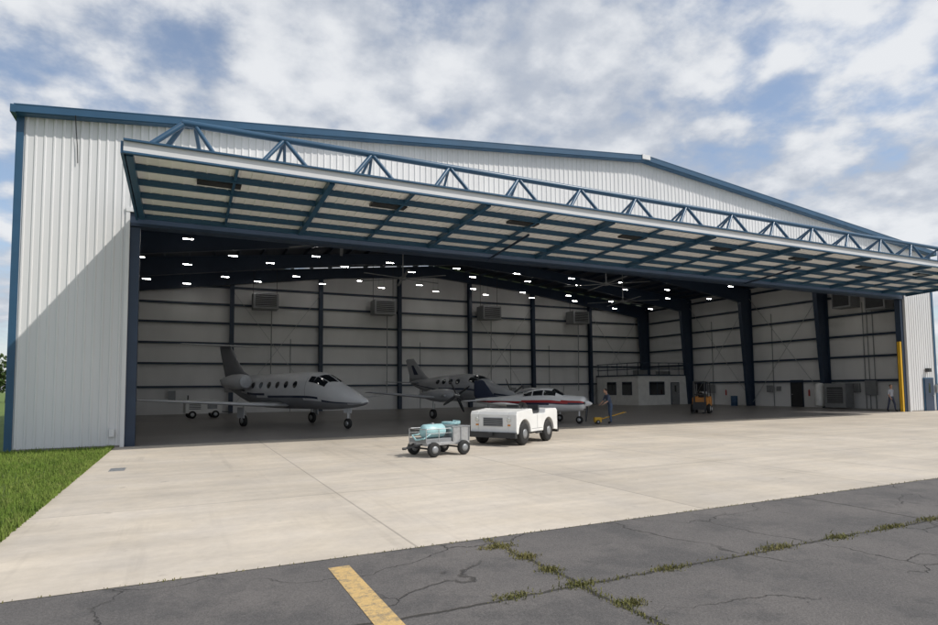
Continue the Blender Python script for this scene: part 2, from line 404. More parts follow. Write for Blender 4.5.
for x in(DX0-.05,DX1+.05): b.beam(dp(x,-.01,.12),dp(x,1,.12),.07,.32,M_BLUE)
b.build('door_edge_trim',H)
b=MB(); TY=17.35; TZ=9.02; ZD=8.19
b.tube((-.15,TY,TZ),(41.5,TY,TZ),.095,M_BLUE,12)
b.tube((-.1,TY,TZ),(-.9,17.1,ZD),.075,M_BLUE); b.tube((-.1,TY,TZ),(-.9,18.6,ZD-.06),.07,M_BLUE)
xx=2.5
b.tube((.15,TY,TZ),(.65,17.1,ZD),.06,M_BLUE);b.tube((.15,TY,TZ),(.45,18.9,ZD-.07),.055,M_BLUE)
while xx<41.5:
    for s_ in(-.62,.62): b.tube((xx,TY,TZ),(xx+s_,17.1,ZD),.062,M_BLUE)
    for s_ in(-.25,.25): b.tube((xx,TY,TZ),(xx+s_,18.9,ZD-.07),.045,M_BLUE)
    xx+=2.6
b.tube((-1.2,17.12,ZD+.03),(42.5,17.12,ZD+.03),.05,M_BLUE,8)
b.build('door_truss',H)
b=MB()
for i in range(8):
    x=DX0+1.3+i*5.2+.4
    b.beam(dp(x,.30,.13),dp(x+1.2,.30,.13),.4,.08,M_DARK)
b.build('door_latches',H)
b=MB()
for x in(12,28):
    b.tube((x,YF+.25,7.45),dp(x,.45,.0),.05,M_DKBLUE) 
b.build('door_cylinders',H)
b=MB()
for r_,yy in enumerate((25,27.5,31.5,34,38.5,41,46,48.5)):
    for i in range(10):
        x=-2.4+i*5.0+(2.5 if r_%2 else 0)
        if x>XR-2: continue
        z=min(zr(x)-1.5,10.4)
        b.box(x-.27,x+.27,yy-.05,yy+.05,z,z+.07,M_HOUSING)
        b.box(x-.25,x+.25,yy-.035,yy+.035,z-.016,z-.002,M_LAMP)
        for dx in(-.22,.22): b.tube((x+dx,yy,z+.07),(x+dx,yy,zr(x+dx)-.3),.006,M_DARK,5)
b.build('ceiling_lights',H)
b=MB()
for x in(5.8,15.6,26,36.2):
    z=8.2
    b.box(x-.95,x+.95,YB-2.1,YB-.75,z,z+1.25,M_GREY)
    b.box(x-.8,x+.8,YB-2.12,YB-2.09,z+.15,z+1.1,M_DARK)
    for k in range(6): b.box(x-.78,x+.78,YB-2.15,YB-2.11,z+.2+k*.15,z+.25+k*.15,M_GREY)
    for dx in(-.9,.9): b.tube((x+dx,YB-1.4,z+1.25),(x+dx,YB-1.4,zr(x)-.3),.02,M_DARK,6)
    b.tube((x+.6,YB-.7,z+.6),(x+.6,YB-.55,1.4),.04,M_GREY,8)
for y,z in((25.6,7.2),(28.0,7.6)):
    b.box(XR-1.6,XR-.4,y-.7,y+.7,z,z+1.3,M_GREY); b.box(XR-1.63,XR-1.6,y-.6,y+.6,z+.12,z+1.18,M_DARK)
b.build('unit_heaters',H)
b=MB()
for (x,y) in((13,37),(27,33.5),(7,29),(34,40)):
    z=9.1
    b.tube((x,y,z),(x,y,zr(x)-.4),.04,M_GREY); b.lathe((x,y,z-.12),(0,0,1),[(0,.1),(.03,.22),(.2,.22),(.24,.1)],M_GREY,16)
    for k in range(6):
        a=k*math.pi/3+.3; b.beam((x+.2*math.cos(a),y+.2*math.sin(a),z),(x+3*math.cos(a),y+3*math.sin(a),z),.16,.025,M_GREY)
b.build('ceiling_fans',H)
b=MB()
for x0 in(3.4,24.4,38.4):
    b.tube((x0,YB-.4,.3),(x0+7,YB-.4,9.8),.018,M_STEEL,6);b.tube((x0+7,YB-.4,.3),(x0,YB-.4,9.8),.018,M_STEEL,6)
for y0 in(30,37):
    b.tube((XR-.4,y0,.3),(XR-.4,y0+7,9.6),.02,M_STEEL,6);b.tube((XR-.4,y0+7,.3),(XR-.4,y0,9.6),.02,M_STEEL,6)
for x in (8,19.5,29,33.5): b.tube((x,YB-.16,0),(x,YB-.16,6),.03,M_GREY,6)
for y in (26.6,27.0,27.3,35,41.5): b.tube((XR-.2,y,0),(XR-.2,y,8),.035,M_GREY,6)
for x,w,z0,z1 in((-1,.5,1,1.8),(9,.5,1.1,1.7),(19.6,.6,1.1,1.9),(28.9,.5,1.2,1.8),(30.2,.7,1.0,2.0)): b.box(x,x+w,YB-.5,YB-.34,z0,z1,M_GREY)
for y,w,z0,z1 in((26.4,.8,1,2.1),(27.6,.5,1.2,1.9),(35,.5,1.2,1.8),(41.2,.7,1.1,1.9),(34.2,.35,1.3,1.7)): b.box(XR-.5,XR-.34,y,y+w,z0,z1,M_GREY)
for y in(31.6,39.8): b.lathe((XR-.5,y,.9),(0,0,1),[(0,.07),(.45,.07),(.5,.03),(.55,.02)],M_RED,12)
b.build('bracing_and_conduit',H)
def wdoor(b,axis,pos,c,w=.95,h=2.12,m=M_DARK,s=-1,fr=M_DKBLUE):
    if axis=='x': b.box(c-w/2-.07,c+w/2+.07,min(pos,pos+s*.05),max(pos,pos+s*.05),0.002,h+.07,fr);b.box(c-w/2,c+w/2,min(pos+s*.04,pos+s*.08),max(pos+s*.04,pos+s*.08),.01,h,m);b.box(c+w/2-.16,c+w/2-.06,min(pos+s*.08,pos+s*.13),max(pos+s*.08,pos+s*.13),1.0,1.05,M_STEEL);b.box(c-.1,c+.12,min(pos+s*.08,pos+s*.086),max(pos+s*.08,pos+s*.086),1.2,1.85,M_GLASS)
    else: b.box(min(pos,pos+s*.05),max(pos,pos+s*.05),c-w/2-.07,c+w/2+.07,0.002,h+.07,fr);b.box(min(pos+s*.04,pos+s*.08),max(pos+s*.04,pos+s*.08),c-w/2,c+w/2,.01,h,m);b.box(min(pos+s*.08,pos+s*.13),max(pos+s*.08,pos+s*.13),c+w/2-.16,c+w/2-.06,1,1.05,M_STEEL)
b=MB(); wdoor(b,'x',YF-.035,45.2,1.0,2.15,M_DKBLUE,-1,M_BLUE)
wdoor(b,'y',XR-.125,32.9,1.0,2.15); wdoor(b,'y',XR-.125,43.0,1.0,2.15)
b.box(44.95,45.25,YF-.28,YF-.04,2.6,2.85,M_DARK); b.box(45.98,46.08,YF-.16,YF-.04,1.2,1.75,M_GREY)
b.build('personnel_doors',H)
b=MB(); b.path([(-3.3,YF-.42,10.75),(-3.32,YF-.1,10.4),(-3.28,YF-.07,9.9),(-3.25,YF-.07,9.3)],.015,M_DARK,6); b.build('roof_cable',H)
b=MB(); b.box(-2.15,-2.0,YF-.12,YF-.03,.35,.6,M_FASC); b.build('outlet_box',H)
# office with open mezzanine railing
b=MB(); ox0,ox1,oy=39.0,XR-.75,44.0
b.box(ox0,ox1,oy,oy+.12,0,2.8,M_WHITE); b.box(ox0,ox0+.12,oy+.12,YB-.75,0,2.8,M_WHITE); b.box(ox0-.1,ox1,oy-.1,YB-.75,2.8,2.92,M_DKBLUE)
for c,w in((41.3,1.8),):
    b.box(c-w/2-.06,c+w/2+.06,oy-.03,oy,.95,2.25,M_DKBLUE); b.box(c-w/2,c+w/2,oy-.04,oy-.028,1.0,2.2,M_GLASS); b.box(c-.025,c+.025,oy-.055,oy-.04,1,2.2,M_DKBLUE)
wdoor(b,'x',oy-.002,43.6,.95,2.1,M_GREY)
for c,w in((45.6,1.3),(47.9,1.3)):
    b.box(ox0-.03,ox0,c-w/2-.06,c+w/2+.06,.95,2.25,M_DKBLUE); b.box(ox0-.04,ox0-.028,c-w/2,c+w/2,1.0,2.2,M_GLASS)
for z in(3.45,4.05): b.tube((ox0,oy,z),(ox1,oy,z),.04,M_DKBLUE,8);b.tube((ox0,oy,z),(ox0,YB-.8,z),.04,M_DKBLUE,8)
xx=ox0
while xx<ox1: b.tube((xx,oy,2.92),(xx,oy,4.05),.035,M_DKBLUE,6); xx+=1.3
yy=oy
while yy<YB-.8: b.tube((ox0,yy,2.92),(ox0,yy,4.05),.035,M_DKBLUE,6); yy+=1.5
for x,w,h,m in((41,1.0,.5,M_GREY),(44,1,.4,M_GREY)): b.box(x,x+w,oy+2,oy+3,2.922,2.92+h,m)
b.build('office_room',H)
# ------------------------------------------------------------------ aircraft
def interp(st,x):
    n=len(st)
    for i in range(n-1):
        if st[i][0]>=x>=st[i+1][0]:
            a,c=st[i],st[i+1];h=c[0]-a[0];t=(x-a[0])/h
            pa=st[i-1] if i>0 else None; pc=st[i+2] if i+2<n else None
            out=[]
            for k in range(1,len(a)):
                s=(c[k]-a[k])/h
                m0=s if pa is None else .5*(s+(a[k]-pa[k])/(a[0]-pa[0]))
                m1=s if pc is None else .5*(s+(pc[k]-c[k])/(pc[0]-c[0]))
                t2=t*t;t3=t2*t
                out.append((2*t3-3*t2+1)*a[k]+(t3-2*t2+t)*h*m0+(-2*t3+3*t2)*c[k]+(t3-t2)*h*m1)
            return out
    return list(st[-1][1:]) if x<st[-1][0] else list(st[0][1:])
def surf(st,x,a,off=0):
    z,ry,rz=interp(st,x)[:3]; ry=max(ry,.01);rz=max(rz,.01)
    return Vector((x,(ry+off)*math.sin(a),z+(rz+off)*math.cos(a)))
def fuselage(b,st,matf,n=48,ns=80):
    x0,x1=st[0][0],st[-1][0];xs=[x0+(x1-x0)*(1-math.cos(math.pi*i/ns))/2 for i in range(ns+1)]
    rings=[[surf(st,x,2*math.pi*j/n) for j in range(n)] for x in xs]
    b.loft(rings,matf(0,0,0),mf=lambda j,i:matf((xs[j]+xs[j+1])/2,2*math.pi*(i+.5)/n,0))
def patch(b,st,x0,x1,a0,a1,m,off=.012,n=5,shear=0,rnd=False):
    for sgn in(1,-1):
        v=[];f=[]
        for i in range(n+1):
            for j in range(n+1):
                u=i/n;w=j/n
                if rnd: 
                    uu=(u-.5)*2;ww=(w-.5)*2; u2=uu*math.sqrt(1-ww*ww/2);w2=ww*math.sqrt(1-uu*uu/2);u_=.5+u2/2*1.0;w_=.5+w2/2
                else: u_,w_=u,w
                x=x0+(x1-x0)*u_+shear*(w_); a=(a0+(a1-a0)*w_)*sgn
                v.append(surf(st,x,a,off))
        for i in range(n):
            for j in range(n): f.append((i*(n+1)+j,(i+1)*(n+1)+j,(i+1)*(n+1)+j+1,i*(n+1)+j+1))
        b.add(v,f,m,True)
def foil(chord,th,n=8):
    up=[];lo=[]
    for i in range(n+1):
        u=i/n; u=u*u*(3-2*u)*.5+u*.5
        y=th*5*(.2969*math.sqrt(u)-.126*u-.3516*u*u+.2843*u**3-.1015*u**4)
        up.append((-u*chord,y*chord));lo.append((-u*chord,-y*chord*.8))
    return up+lo[::-1][1:-1]
def wing(b,secs,m,vert=False,mf=None):
    for sgn in((1,-1) if not vert else(1,)):
        rings=[]
        for(sp,x,z,c,t) in secs:
            P=foil(c,t)
            rings.append([Vector((x+p[0],p[1],z)) if vert else Vector((x+p[0],sp*sgn,z+p[1])) for p in P])
        b.loft(rings,m,mf=mf)
def gear(b,x,y,z0,r,w,m=M_STEEL,zt=1.0):
    b.wheel((x,y,r),r,w); b.tube((x,y-.0,r),(x,y,zt),.045,m,8); b.beam((x,y+w*.6,r),(x,y+w*.6,zt*.75),.03,.05,m)
def jet(name,loc,hd,body,trim,tailm):
    E=empty(name,loc,hd); E.scale=(.96,.96,.96); b=MB()
    st=[(7.5,1.30,.03,.03),(7.3,1.31,.17,.14),(6.85,1.36,.34,.29),(6.2,1.45,.52,.46),(5.5,1.55,.66,.62),(4.9,1.68,.75,.78),(4.2,1.80,.82,.92),(3.2,1.84,.85,.95),(0,1.84,.85,.95),(-1.5,1.86,.84,.92),(-3,1.98,.70,.78),(-4.5,2.18,.45,.54),(-5.8,2.38,.22,.30),(-6.7,2.5,.05,.08)]
    def mf(x,a,_):
        d=math.degrees(a)%360; d=d if d<180 else 360-d
        t=104+(abs(x-1.5)**1.5)*.9*(1 if x>1.5 else -1.6)
        if t<d<t+7: return trim
        if t+10<d<t+14: return tailm
        if d>t+14: return tailm
        return body
    fuselage(b,st,mf); R=math.radians
    for i in range(6): patch(b,st,2.9-i*.82,2.9-i*.82-.36,R(60),R(82),M_GLASS,rnd=True)
    patch(b,st,5.35,4.55,R(4),R(34),M_GLASS,shear=-.25); patch(b,st,5.05,4.25,R(37),R(62),M_GLASS,shear=-.05); patch(b,st,4.2,3.8,R(40),R(62),M_GLASS,shear=0)
    patch(b,st,3.62,3.6,R(45),R(115),M_DARK,off=.006)
    b.build('fuselage',E)
    b=MB()
    wing(b,[(.5,1.7,1.08,2.7,.12),(2.2,1.15,1.16,1.9,.12),(7.5,.05,1.50,.85,.10),(7.62,-.15,1.51,.4,.06)],body)
    b.build('wings',E)
    b=MB()
    wing(b,[(0,-2.7,2.55,3.4,.06),(0,-3.9,3.0,2.35,.09),(0,-5.45,4.55,1.45,.09),(0,-5.6,4.66,1.2,.03)],tailm,vert=True)
    wing(b,[(.0,-5.35,4.60,1.35,.09),(2.55,-6.2,4.66,.7,.09),(2.62,-6.3,4.66,.4,.05)],body)
    wing(b,[(0,-4.6,1.75,1.6,.04),(0,-3.8,2.1,2.4,.05)],body,vert=True)
    b.build('tail',E)
    b=MB()
    for s in(1,-1):
        b.lathe((-1.3,1.28*s,2.35),(-1,0,0),[(.12,.25),(.02,.30),(0,.34),(.1,.39),(.5,.43),(1.3,.42),(2.0,.33),(2.3,.28),(2.32,.22),(2.1,.20)],body,24)
        b.lathe((-1.44,1.28*s,2.35),(-1,0,0),[(0,.255),(.01,.05)],M_DARK,20); b.lathe((-1.30,1.28*s,2.35),(-1,0,0),[(-.01,.335),(0,.36),(.06,.385)],M_STEEL,24)
        b.lathe((-3.55,1.28*s,2.35),(-1,0,0),[(0,.2),(.15,.12),(.3,.02)],M_DARK,16)
        b.loft([[Vector((-1.9+p[0],s*.6,2.25+p[1])) for p in foil(1.6,.10)],[Vector((-1.9+p[0],s*1.0,2.33+p[1])) for p in foil(1.5,.10)]],body)
    b.build('engines',E)
    b=MB()
    gear(b,6.0,0,0,.25,.16,zt=1.1); gear(b,0,2.1,0,.30,.2,zt=1.1); gear(b,0,-2.1,0,.30,.2,zt=1.1)
    b.box(5.7,6.3,-.03,.0,.75,1.1,body); 
    for s in(1,-1): b.box(-.35,.35,2.25*s-.015,2.25*s+.015,.45,1.0,body)
    b.build('landing_gear',E); return E
jet('business_jet',(4.6,32.6,0),math.atan2(-.917,.40),M_PLANEG,M_NAVY,M_PLANEM)
def prop(b,x,y,z,r,nb=3,a0=.3,m=M_DARK,sp=M_STEEL):
    b.lathe((x,y,z),(1,0,0),[(-.12,.15),(0,.15),(.12,.12),(.22,.06),(.28,.01)],sp,18)
    for k in range(nb):
        a=a0+k*2*math.pi/nb; d=Vector((0,math.cos(a),math.sin(a)))
        c=Vector((x,y,z)); t=Vector((.4,-math.sin(a)*.9,math.cos(a)*.9)).normalized()
        rings=[]
        for q,w in((.1,.05),(.35,.085),(.7,.08),(.95,.05),(1,.02)):
            p=c+d*(r*q); rings.append([p+t*w,p+Vector((.012,0,0)),p-t*w,p-Vector((.012,0,0))])
        b.loft(rings,m)
def twin(name,loc,hd,body,trim):
    E=empty(name,loc,hd);b=MB();R=math.radians
    st=[(5.2,1.35,.03,.03),(4.9,1.36,.2,.2),(4.2,1.42,.42,.40),(3.3,1.52,.58,.56),(2.5,1.70,.66,.74),(1.7,1.80,.70,.84),(.4,1.82,.70,.85),(-1.2,1.85,.66,.78),(-2.8,1.98,.42,.52),(-4.4,2.12,.18,.28),(-5.2,2.2,.04,.08)]
    def mf(x,a,_):
        d=math.degrees(a)%360; d=d if d<180 else 360-d
        t=92-x*1.5
        return trim if t<d<t+9 else body
    fuselage(b,st,mf)
    for i in range(4): patch(b,st,.9-i*.7,.9-i*.7-.4,R(50),R(74),M_GLASS,rnd=True)
    patch(b,st,2.75,2.15,R(3),R(34),M_GLASS,shear=-.25); patch(b,st,2.45,1.7,R(37),R(62),M_GLASS)
    b.build('fuselage',E)
    b=MB(); wing(b,[(.4,1.1,1.15,2.0,.13),(2.3,1.0,1.25,1.75,.13),(6.4,.4,1.62,.95,.1),(6.5,.2,1.63,.5,.05)],body)
    wing(b,[(0,-2.7,2.25,2.7,.05),(0,-3.5,2.7,1.9,.08),(0,-4.75,3.75,1.1,.08),(0,-4.9,3.86,.8,.03)],body,vert=True)
    wing(b,[(.1,-3.9,2.2,1.25,.08),(2.3,-4.35,2.25,.7,.08)],body)
    for s in(1,-1): b.add([(-4.25,.078*s,2.75),(-4.75,.072*s,2.75),(-5.1,.052*s,3.4),(-4.85,.052*s,3.4)],[(0,1,2,3)],trim)
    b.build('wings_and_tail',E)
    b=MB()
    for s in(1,-1):
        b.lathe((2.45,2.2*s,1.4),(-1,0,0),[(0,.16),(.08,.26),(.5,.36),(1.4,.40),(2.3,.33),(3.4,.12),(3.7,.02)],body,22)
        prop(b,2.55,2.2*s,1.4,1.1,4,.5); b.box(1.6,2.0,2.2*s-.5,2.2*s-.35,1.35,1.45,M_STEEL)
        gear(b,.3,2.2*s,0,.29,.2,zt=1.2)
    gear(b,3.9,0,0,.22,.15,zt=1.1)
    b.build('engines_and_gear',E); return E
twin('twin_engine_airplane',(15.6,34.0,0),math.atan2(-.97,.25),M_CHAR,M_NAVY)
def single(name,loc,hd,body,t1,t2,fin):
    E=empty(name,loc,hd);E.scale=(.92,.92,.95);b=MB();R=math.radians
    st=[(2.15,1.05,.30,.24),(2.08,1.05,.40,.33),(1.8,1.05,.46,.39),(1.2,1.05,.50,.43),(.75,1.07,.54,.47),(.3,1.10,.56,.50),(-.6,1.10,.56,.50),(-1.4,1.10,.50,.45),(-2.4,1.12,.36,.36),(-3.6,1.14,.22,.25),(-4.6,1.16,.10,.16),(-5.0,1.17,.04,.10)]
    def mf(x,a,_):
        d=math.degrees(a)%360; d=d if d<180 else 360-d
        k=74-x*3
        if k<d<k+16: return t2
        if k+16<=d<k+28: return t1
        return body
    fuselage(b,st,mf)
    cs=[(1.0,1.40,.36,.06),(.75,1.42,.42,.18),(.35,1.44,.45,.38),(-.1,1.44,.46,.44),(-.8,1.42,.44,.42),(-1.4,1.38,.38,.30),(-2.1,1.32,.26,.14),(-2.5,1.28,.16,.06)]
    fuselage(b,cs,lambda x,a,_:body,32,40)
    patch(b,cs,.92,.30,R(3),R(50),M_GLASS,shear=.0,off=.01); patch(b,cs,.55,-.15,R(46),R(84),M_GLASS,off=.01); patch(b,cs,-.22,-.85,R(46),R(84),M_GLASS,off=.01);patch(b,cs,-.92,-1.5,R(48),R(82),M_GLASS,off=.01)
    for s in(1,-1): b.lathe((2.12,.22*s,1.08),(1,0,0),[(0,.09),(.06,.07)],M_DARK,12)
    b.box(1.95,2.12,-.16,.16,.74,.86,M_DARK)
    b.build('fuselage',E)
    b=MB(); wing(b,[(.4,.55,.74,1.65,.14),(1.2,.35,.78,1.5,.14),(4.9,.28,1.15,1.35,.12),(5.05,.1,1.19,.8,.05)],body)
    wing(b,[(0,-2.7,1.3,2.3,.04),(0,-3.7,1.5,1.4,.08),(0,-4.35,2.3,.75,.08),(0,-4.5,2.38,.5,.03)],fin,vert=True)
    wing(b,[(.05,-4.0,1.2,.85,.09),(1.75,-4.1,1.2,.72,.09)],body)
    b.build('wings_and_tail',E)
    b=MB(); prop(b,2.24,0,1.05,.98,2,1.25,M_DARK,M_PLANEW)
    for x,y in((-.15,1.55),(-.15,-1.55),(1.75,0)):
        r=.2; b.wheel((x,y,r),r,.14); b.tube((x,y,r+.03),(x,y,.8),.045,body,8)
    b.build('propeller_and_gear',E); return E
single('light_airplane',(17.0,25.8,0),math.atan2(-.866,.5),M_PLANEW,M_NAVY,M_RED,M_NAVY)
single('light_airplane',(23.5,37.5,0),math.atan2(-.8,.6),M_PLANEG,M_NAVY,M_NAVY,M_NAVY)
# ------------------------------------------------------------------ tug
def tug():
    E=empty('baggage_tractor',(10.2,17.6,0),math.radians(31)+math.pi); E.scale=(.93,.95,.98)
    b=MB(); L,W=1.6,.90
    def arch(xc,r,n=10): return [(xc+r*math.cos(t),.40+r*math.sin(t)) for t in[math.pi*i/n for i in range(n+1)]][::-1]
    low=[(-L,.36)]+[(x,max(z,.33)) for x,z in arch(-.85,.44)]+[(x,max(z,.33)) for x,z in arch(1.0,.44)]+[(L,.36)]
    prof=low+[(L,1.0),(L-.06,1.10),(.55,1.17),(.45,1.16),(.38,.98),(-.55,.98),(-.62,1.13),(-L+.1,1.13),(-L,1.05)]
    for s0,s1 in((-W,-W+.32),(W-.32,W)):
        b.prism([(x,s0,z) for x,z in prof],(0,s1-s0,0),M_WHITE)
    mid=[(-L+.003,.36),(L-.003,.36),(L-.003,1.0),(L-.06,1.097),(.55,1.167),(.45,1.157),(.38,.977),(-.55,.977),(-.62,1.127),(-L+.1,1.127),(-L+.003,1.05)]
    b.prism([(x,-W+.321,z) for x,z in mid],(0,2*W-.642,0),M_WHITE)
    b.build('body',E,.02)
    b=MB()
    b.box(L-.002,L+.012,-.38,.38,.62,.90,M_GREY)
    for k in range(5): b.box(L+.012,L+.022,-.36,.36,.65+k*.05,.675+k*.05,M_DARK)
    for s in(1,-1):
        b.lathe((L,.62*s,.84),(1,0,0),[(0,.075),(.03,.075),(.04,.05)],M_LWH,16)
        b.box(L,L+.02,.62*s-.05,.62*s+.05,.64,.69,M_ORG); b.box(-L-.02,-L,.7*s-.07,.7*s+.07,.8,.92,M_LRED)
    b.box(L-.02,L+.12,-W-.01,W+.01,.26,.44,M_DARK)
    b.box(-L-.10,-L+.01,-W,W,.28,.42,M_DARK)
    b.box(L+.1,L+.26,-.08,.08,.33,.43,M_DARK); b.box(-L-.28,-L-.08,-.1,.1,.32,.48,M_DARK)
    for s in(1,-1):
        b.box(-.35,.5,min(s*W,s*(W+.004)),max(s*W,s*(W+.004)),.5,.512,M_GREY);b.box(.06,.07,min(s*W,s*(W+.004)),max(s*W,s*(W+.004)),.512,.95,M_GREY)
        b.box(-.15,.25,min(s*W,s*(W+.08)),max(s*W,s*(W+.08)),.34,.38,M_DARK)
    b.box(-1.2,1.35,-.55,.55,.3,.358,M_DARK)
    b.build('trim',E)
    b=MB()
    for x in(1.0,-.85):
        for s in(1,-1): b.wheel((x,s*(W-.12),.37),.37,.24,M_GREY,hr=.42)
    b.build('wheels',E)
    b=MB()
    for s in(.4,-.4):
        b.box(-.5,-.05,s-.25,s+.25,.985,1.08,M_DARK); b.box(-.6,-.5,s-.25,s+.25,1.0,1.26,M_DARK)
    b.tube((.42,.4,1.1),(.18,.4,1.25),.02,M_DARK,8)
    b.lathe((.17,.4,1.26),(-.7,0,.7),[(-.012,.15),(0,.17),(.012,.15)],M_DARK,20)
    b.box(.42,.6,-.7,.7,1.172,1.20,M_DARK)
    b.build('seats_and_controls',E,.01)
tug()
def cart():
    E=empty('lavatory_service_cart',(6.35,15.35,0),math.radians(14)); b=MB()
    b.box(-.62,.85,-.42,.42,.30,.38,M_STEEL)
    b.box(.25,.85,-.42,.42,.38,.76,M_STEEL)
    for x in(.27,.55,.83): b.box(x-.02,x+.02,-.435,-.42,.38,.76,M_GREY); 
    b.box(.23,.87,-.44,.44,.76,.79,M_GREY)
    b.box(-.62,.23,-.40,.40,.38,.48,M_GREY)
    for x in(-.62,-.2):
        for s in(-.4,.4): b.tube((x,s,.38),(x,s,.74),.014,M_STEEL,6)
    b.tube((-.62,-.4,.74),(-.62,.4,.74),.014,M_STEEL,6)
    for s in(-.4,.4): b.tube((-.62,s,.74),(.23,s,.74),.014,M_STEEL,6);b.tube((-.62,s,.62),(.23,s,.62),.010,M_STEEL,6)
    b.build('tank_box',E,.012)
    b=MB()
    b.lathe((-.56,-.1,.67),(1,0,0),[(0,.08),(.03,.15),(.08,.19),(.66,.19),(.72,.15),(.75,.08)],M_TEAL,20)
    b.lathe((-.2,-.1,.85),(0,0,1),[(0,.05),(.03,.05),(.04,.03)],M_GREY,12)
    b.path([(.52+.25*math.cos(t),.26*math.sin(t),.815+.0025*i) for i,t in enumerate([k*.4 for k in range(34)])],.022,M_TEAL,8)
    b.path([(-.4,-.3,.6),(-.68,-.38,.5),(-.74,-.1,.45),(-.66,.2,.56),(-.4,.3,.56),(.1,.3,.7),(.4,.25,.82)],.022,M_TEAL,8)
    b.build('water_tank_and_hose',E)
    b=MB()
    for x,s in((-.42,-1),(-.42,1),(.6,-1),(.6,1)): b.wheel((x,s*.47,.2),.2,.12,M_GREY)
    b.tube((-.42,-.47,.2),(-.42,.47,.2),.025,M_DARK);b.tube((.6,-.47,.2),(.6,.47,.2),.025,M_DARK)
    b.beam((-.62,.2,.33),(-1.0,0,.24),.04,.04,M_DARK);b.beam((-.62,-.2,.33),(-1.0,0,.24),.04,.04,M_DARK);b.tube((-1.0,0,.24),(-1.1,0,.24),.035,M_DARK)
    b.build('wheels_and_tongue',E)
cart()
def gpu():
    E=empty('ground_power_unit',(1.2,43.2,0),math.radians(8)); b=MB()
    b.prism([(-1.1,-.55,.35),(1.1,-.55,.35),(1.1,-.55,1.05),(.9,-.55,1.2),(-.9,-.55,1.2),(-1.1,-.55,1.05)],(0,1.1,0),M_WHITE)
    for k in range(5): b.box(-.9,-.2,-.565,-.55,.6+k*.1,.64+k*.1,M_DARK)
    b.box(.2,.8,-.57,-.55,.6,1.0,M_GREY)
    for x in(-.7,.7):
        for s in(-1,1): b.wheel((x,s*.5,.25),.25,.15)
    b.beam((1.1,0,.4),(1.9,0,.3),.06,.06,M_DARK)
    b.tube((-.9,.0,1.2),(-.9,0,1.5),.04,M_DARK); b.build('housing',E)
gpu()
def forklift():
    E=empty('forklift',(31.4,29.3,0),math.radians(215)); b=MB()
    b.prism([(-1.1,-.5,.3),(-1.15,-.5,.95),(-.95,-.5,1.1),(-.35,-.5,1.1),(-.3,-.5,.72),(.45,-.5,.72),(.55,-.5,1.05),(.7,-.5,1.05),(.75,-.5,.3)],(0,1.0,0),M_ORG)
    b.build('body',E,.04); b=MB()
    b.box(-1.17,-.95,-.48,.48,.35,.9,M_DARK)
    for s in(-.45,.45):
        b.beam((-.85,s,1.1),(-.6,s,2.05),.06,.06,M_DARK); b.beam((.62,s,1.05),(.35,s,2.05),.06,.06,M_DARK); b.beam((-.6,s,2.05),(.35,s,2.05),.06,.06,M_DARK)
        b.beam((.92,s*.75,.08),(.92,s*.75,2.1),.09,.14,M_DARK); b.box(.98,2.0,s*.75-.06,s*.75+.06,.05,.10,M_DARK)
    for k in range(6): b.beam((-.55+k*.17,-.45,2.06),(-.55+k*.17,.45,2.06),.04,.03,M_DARK)
    for z in(.5,1.2,2.05): b.box(.87,.97,-.33,.33,z,z+.07,M_DARK)
    b.box(.98,1.03,-.42,.42,.25,.75,M_DARK)
    b.box(-.35,.05,-.25,.25,.72,.86,M_BLK);b.box(-.42,-.32,-.25,.25,.86,1.3,M_BLK)
    b.tube((.5,0,1.05),(.3,0,1.25),.02,M_DARK);b.lathe((.29,0,1.26),(-.7,0,.7),[(0,.16),(.02,.16)],M_DARK,16)
    b.lathe((-.9,-.3,1.28),(0,1,0),[(0,.1),(.05,.15),(.55,.15),(.6,.1)],M_STEEL,14)
    b.build('guard_and_mast',E); b=MB()
    for s in(-1,1): b.wheel((.55,s*.5,.32),.32,.22,M_WHITE); b.wheel((-.75,s*.45,.25),.25,.18,M_WHITE)
    b.build('wheels',E)
forklift()
def barrel(loc,m):
    E=empty('storage_drum',loc);b=MB();b.lathe((0,0,0),(0,0,1),[(0,.28),(.02,.29),(.28,.285),(.3,.3),(.32,.285),(.56,.285),(.58,.3),(.6,.285),(.86,.29),(.88,.28)],m,20);b.lathe((.12,0,.88),(0,0,1),[(0,.04),(.02,.04)],M_STEEL,10);b.build('drum',E)
barrel((44.6,37.9,0),mat('drum_blue',(.03,.08,.16),.4))
E=empty('air_compressor',(44.9,28.6,0));b=MB();b.box(-.5,.5,-.8,.8,.08,1.9,M_GREY);b.box(-.52,-.5,-.6,.6,.4,1.6,M_DARK)
for k in range(8): b.box(-.54,-.52,-.58,.58,.45+k*.14,.5+k*.14,M_GREY)
b.lathe((0,1.5,.1),(0,0,1),[(0,.2),(.1,.35),(1.7,.35),(1.85,.2)],M_WHITE,20);b.tube((0,.8,1.6),(0,1.5,1.9),.04,M_STEEL);b.build('cabinet_and_tank',E,.01)
E=empty('tow_bar',(18.75,23.75,0),math.radians(-20));b=MB()
b.tube((-.2,0,.2),(1.1,0,.55),.025,M_YEL);b.tube((1.1,-.2,.55),(1.1,.2,.55),.02,M_YEL);b.box(-.45,-.1,-.12,.12,.08,.32,M_YEL);b.wheel((-.3,.17,.1),.1,.05);b.wheel((-.3,-.17,.1),.1,.05)
b.build('bar',E)
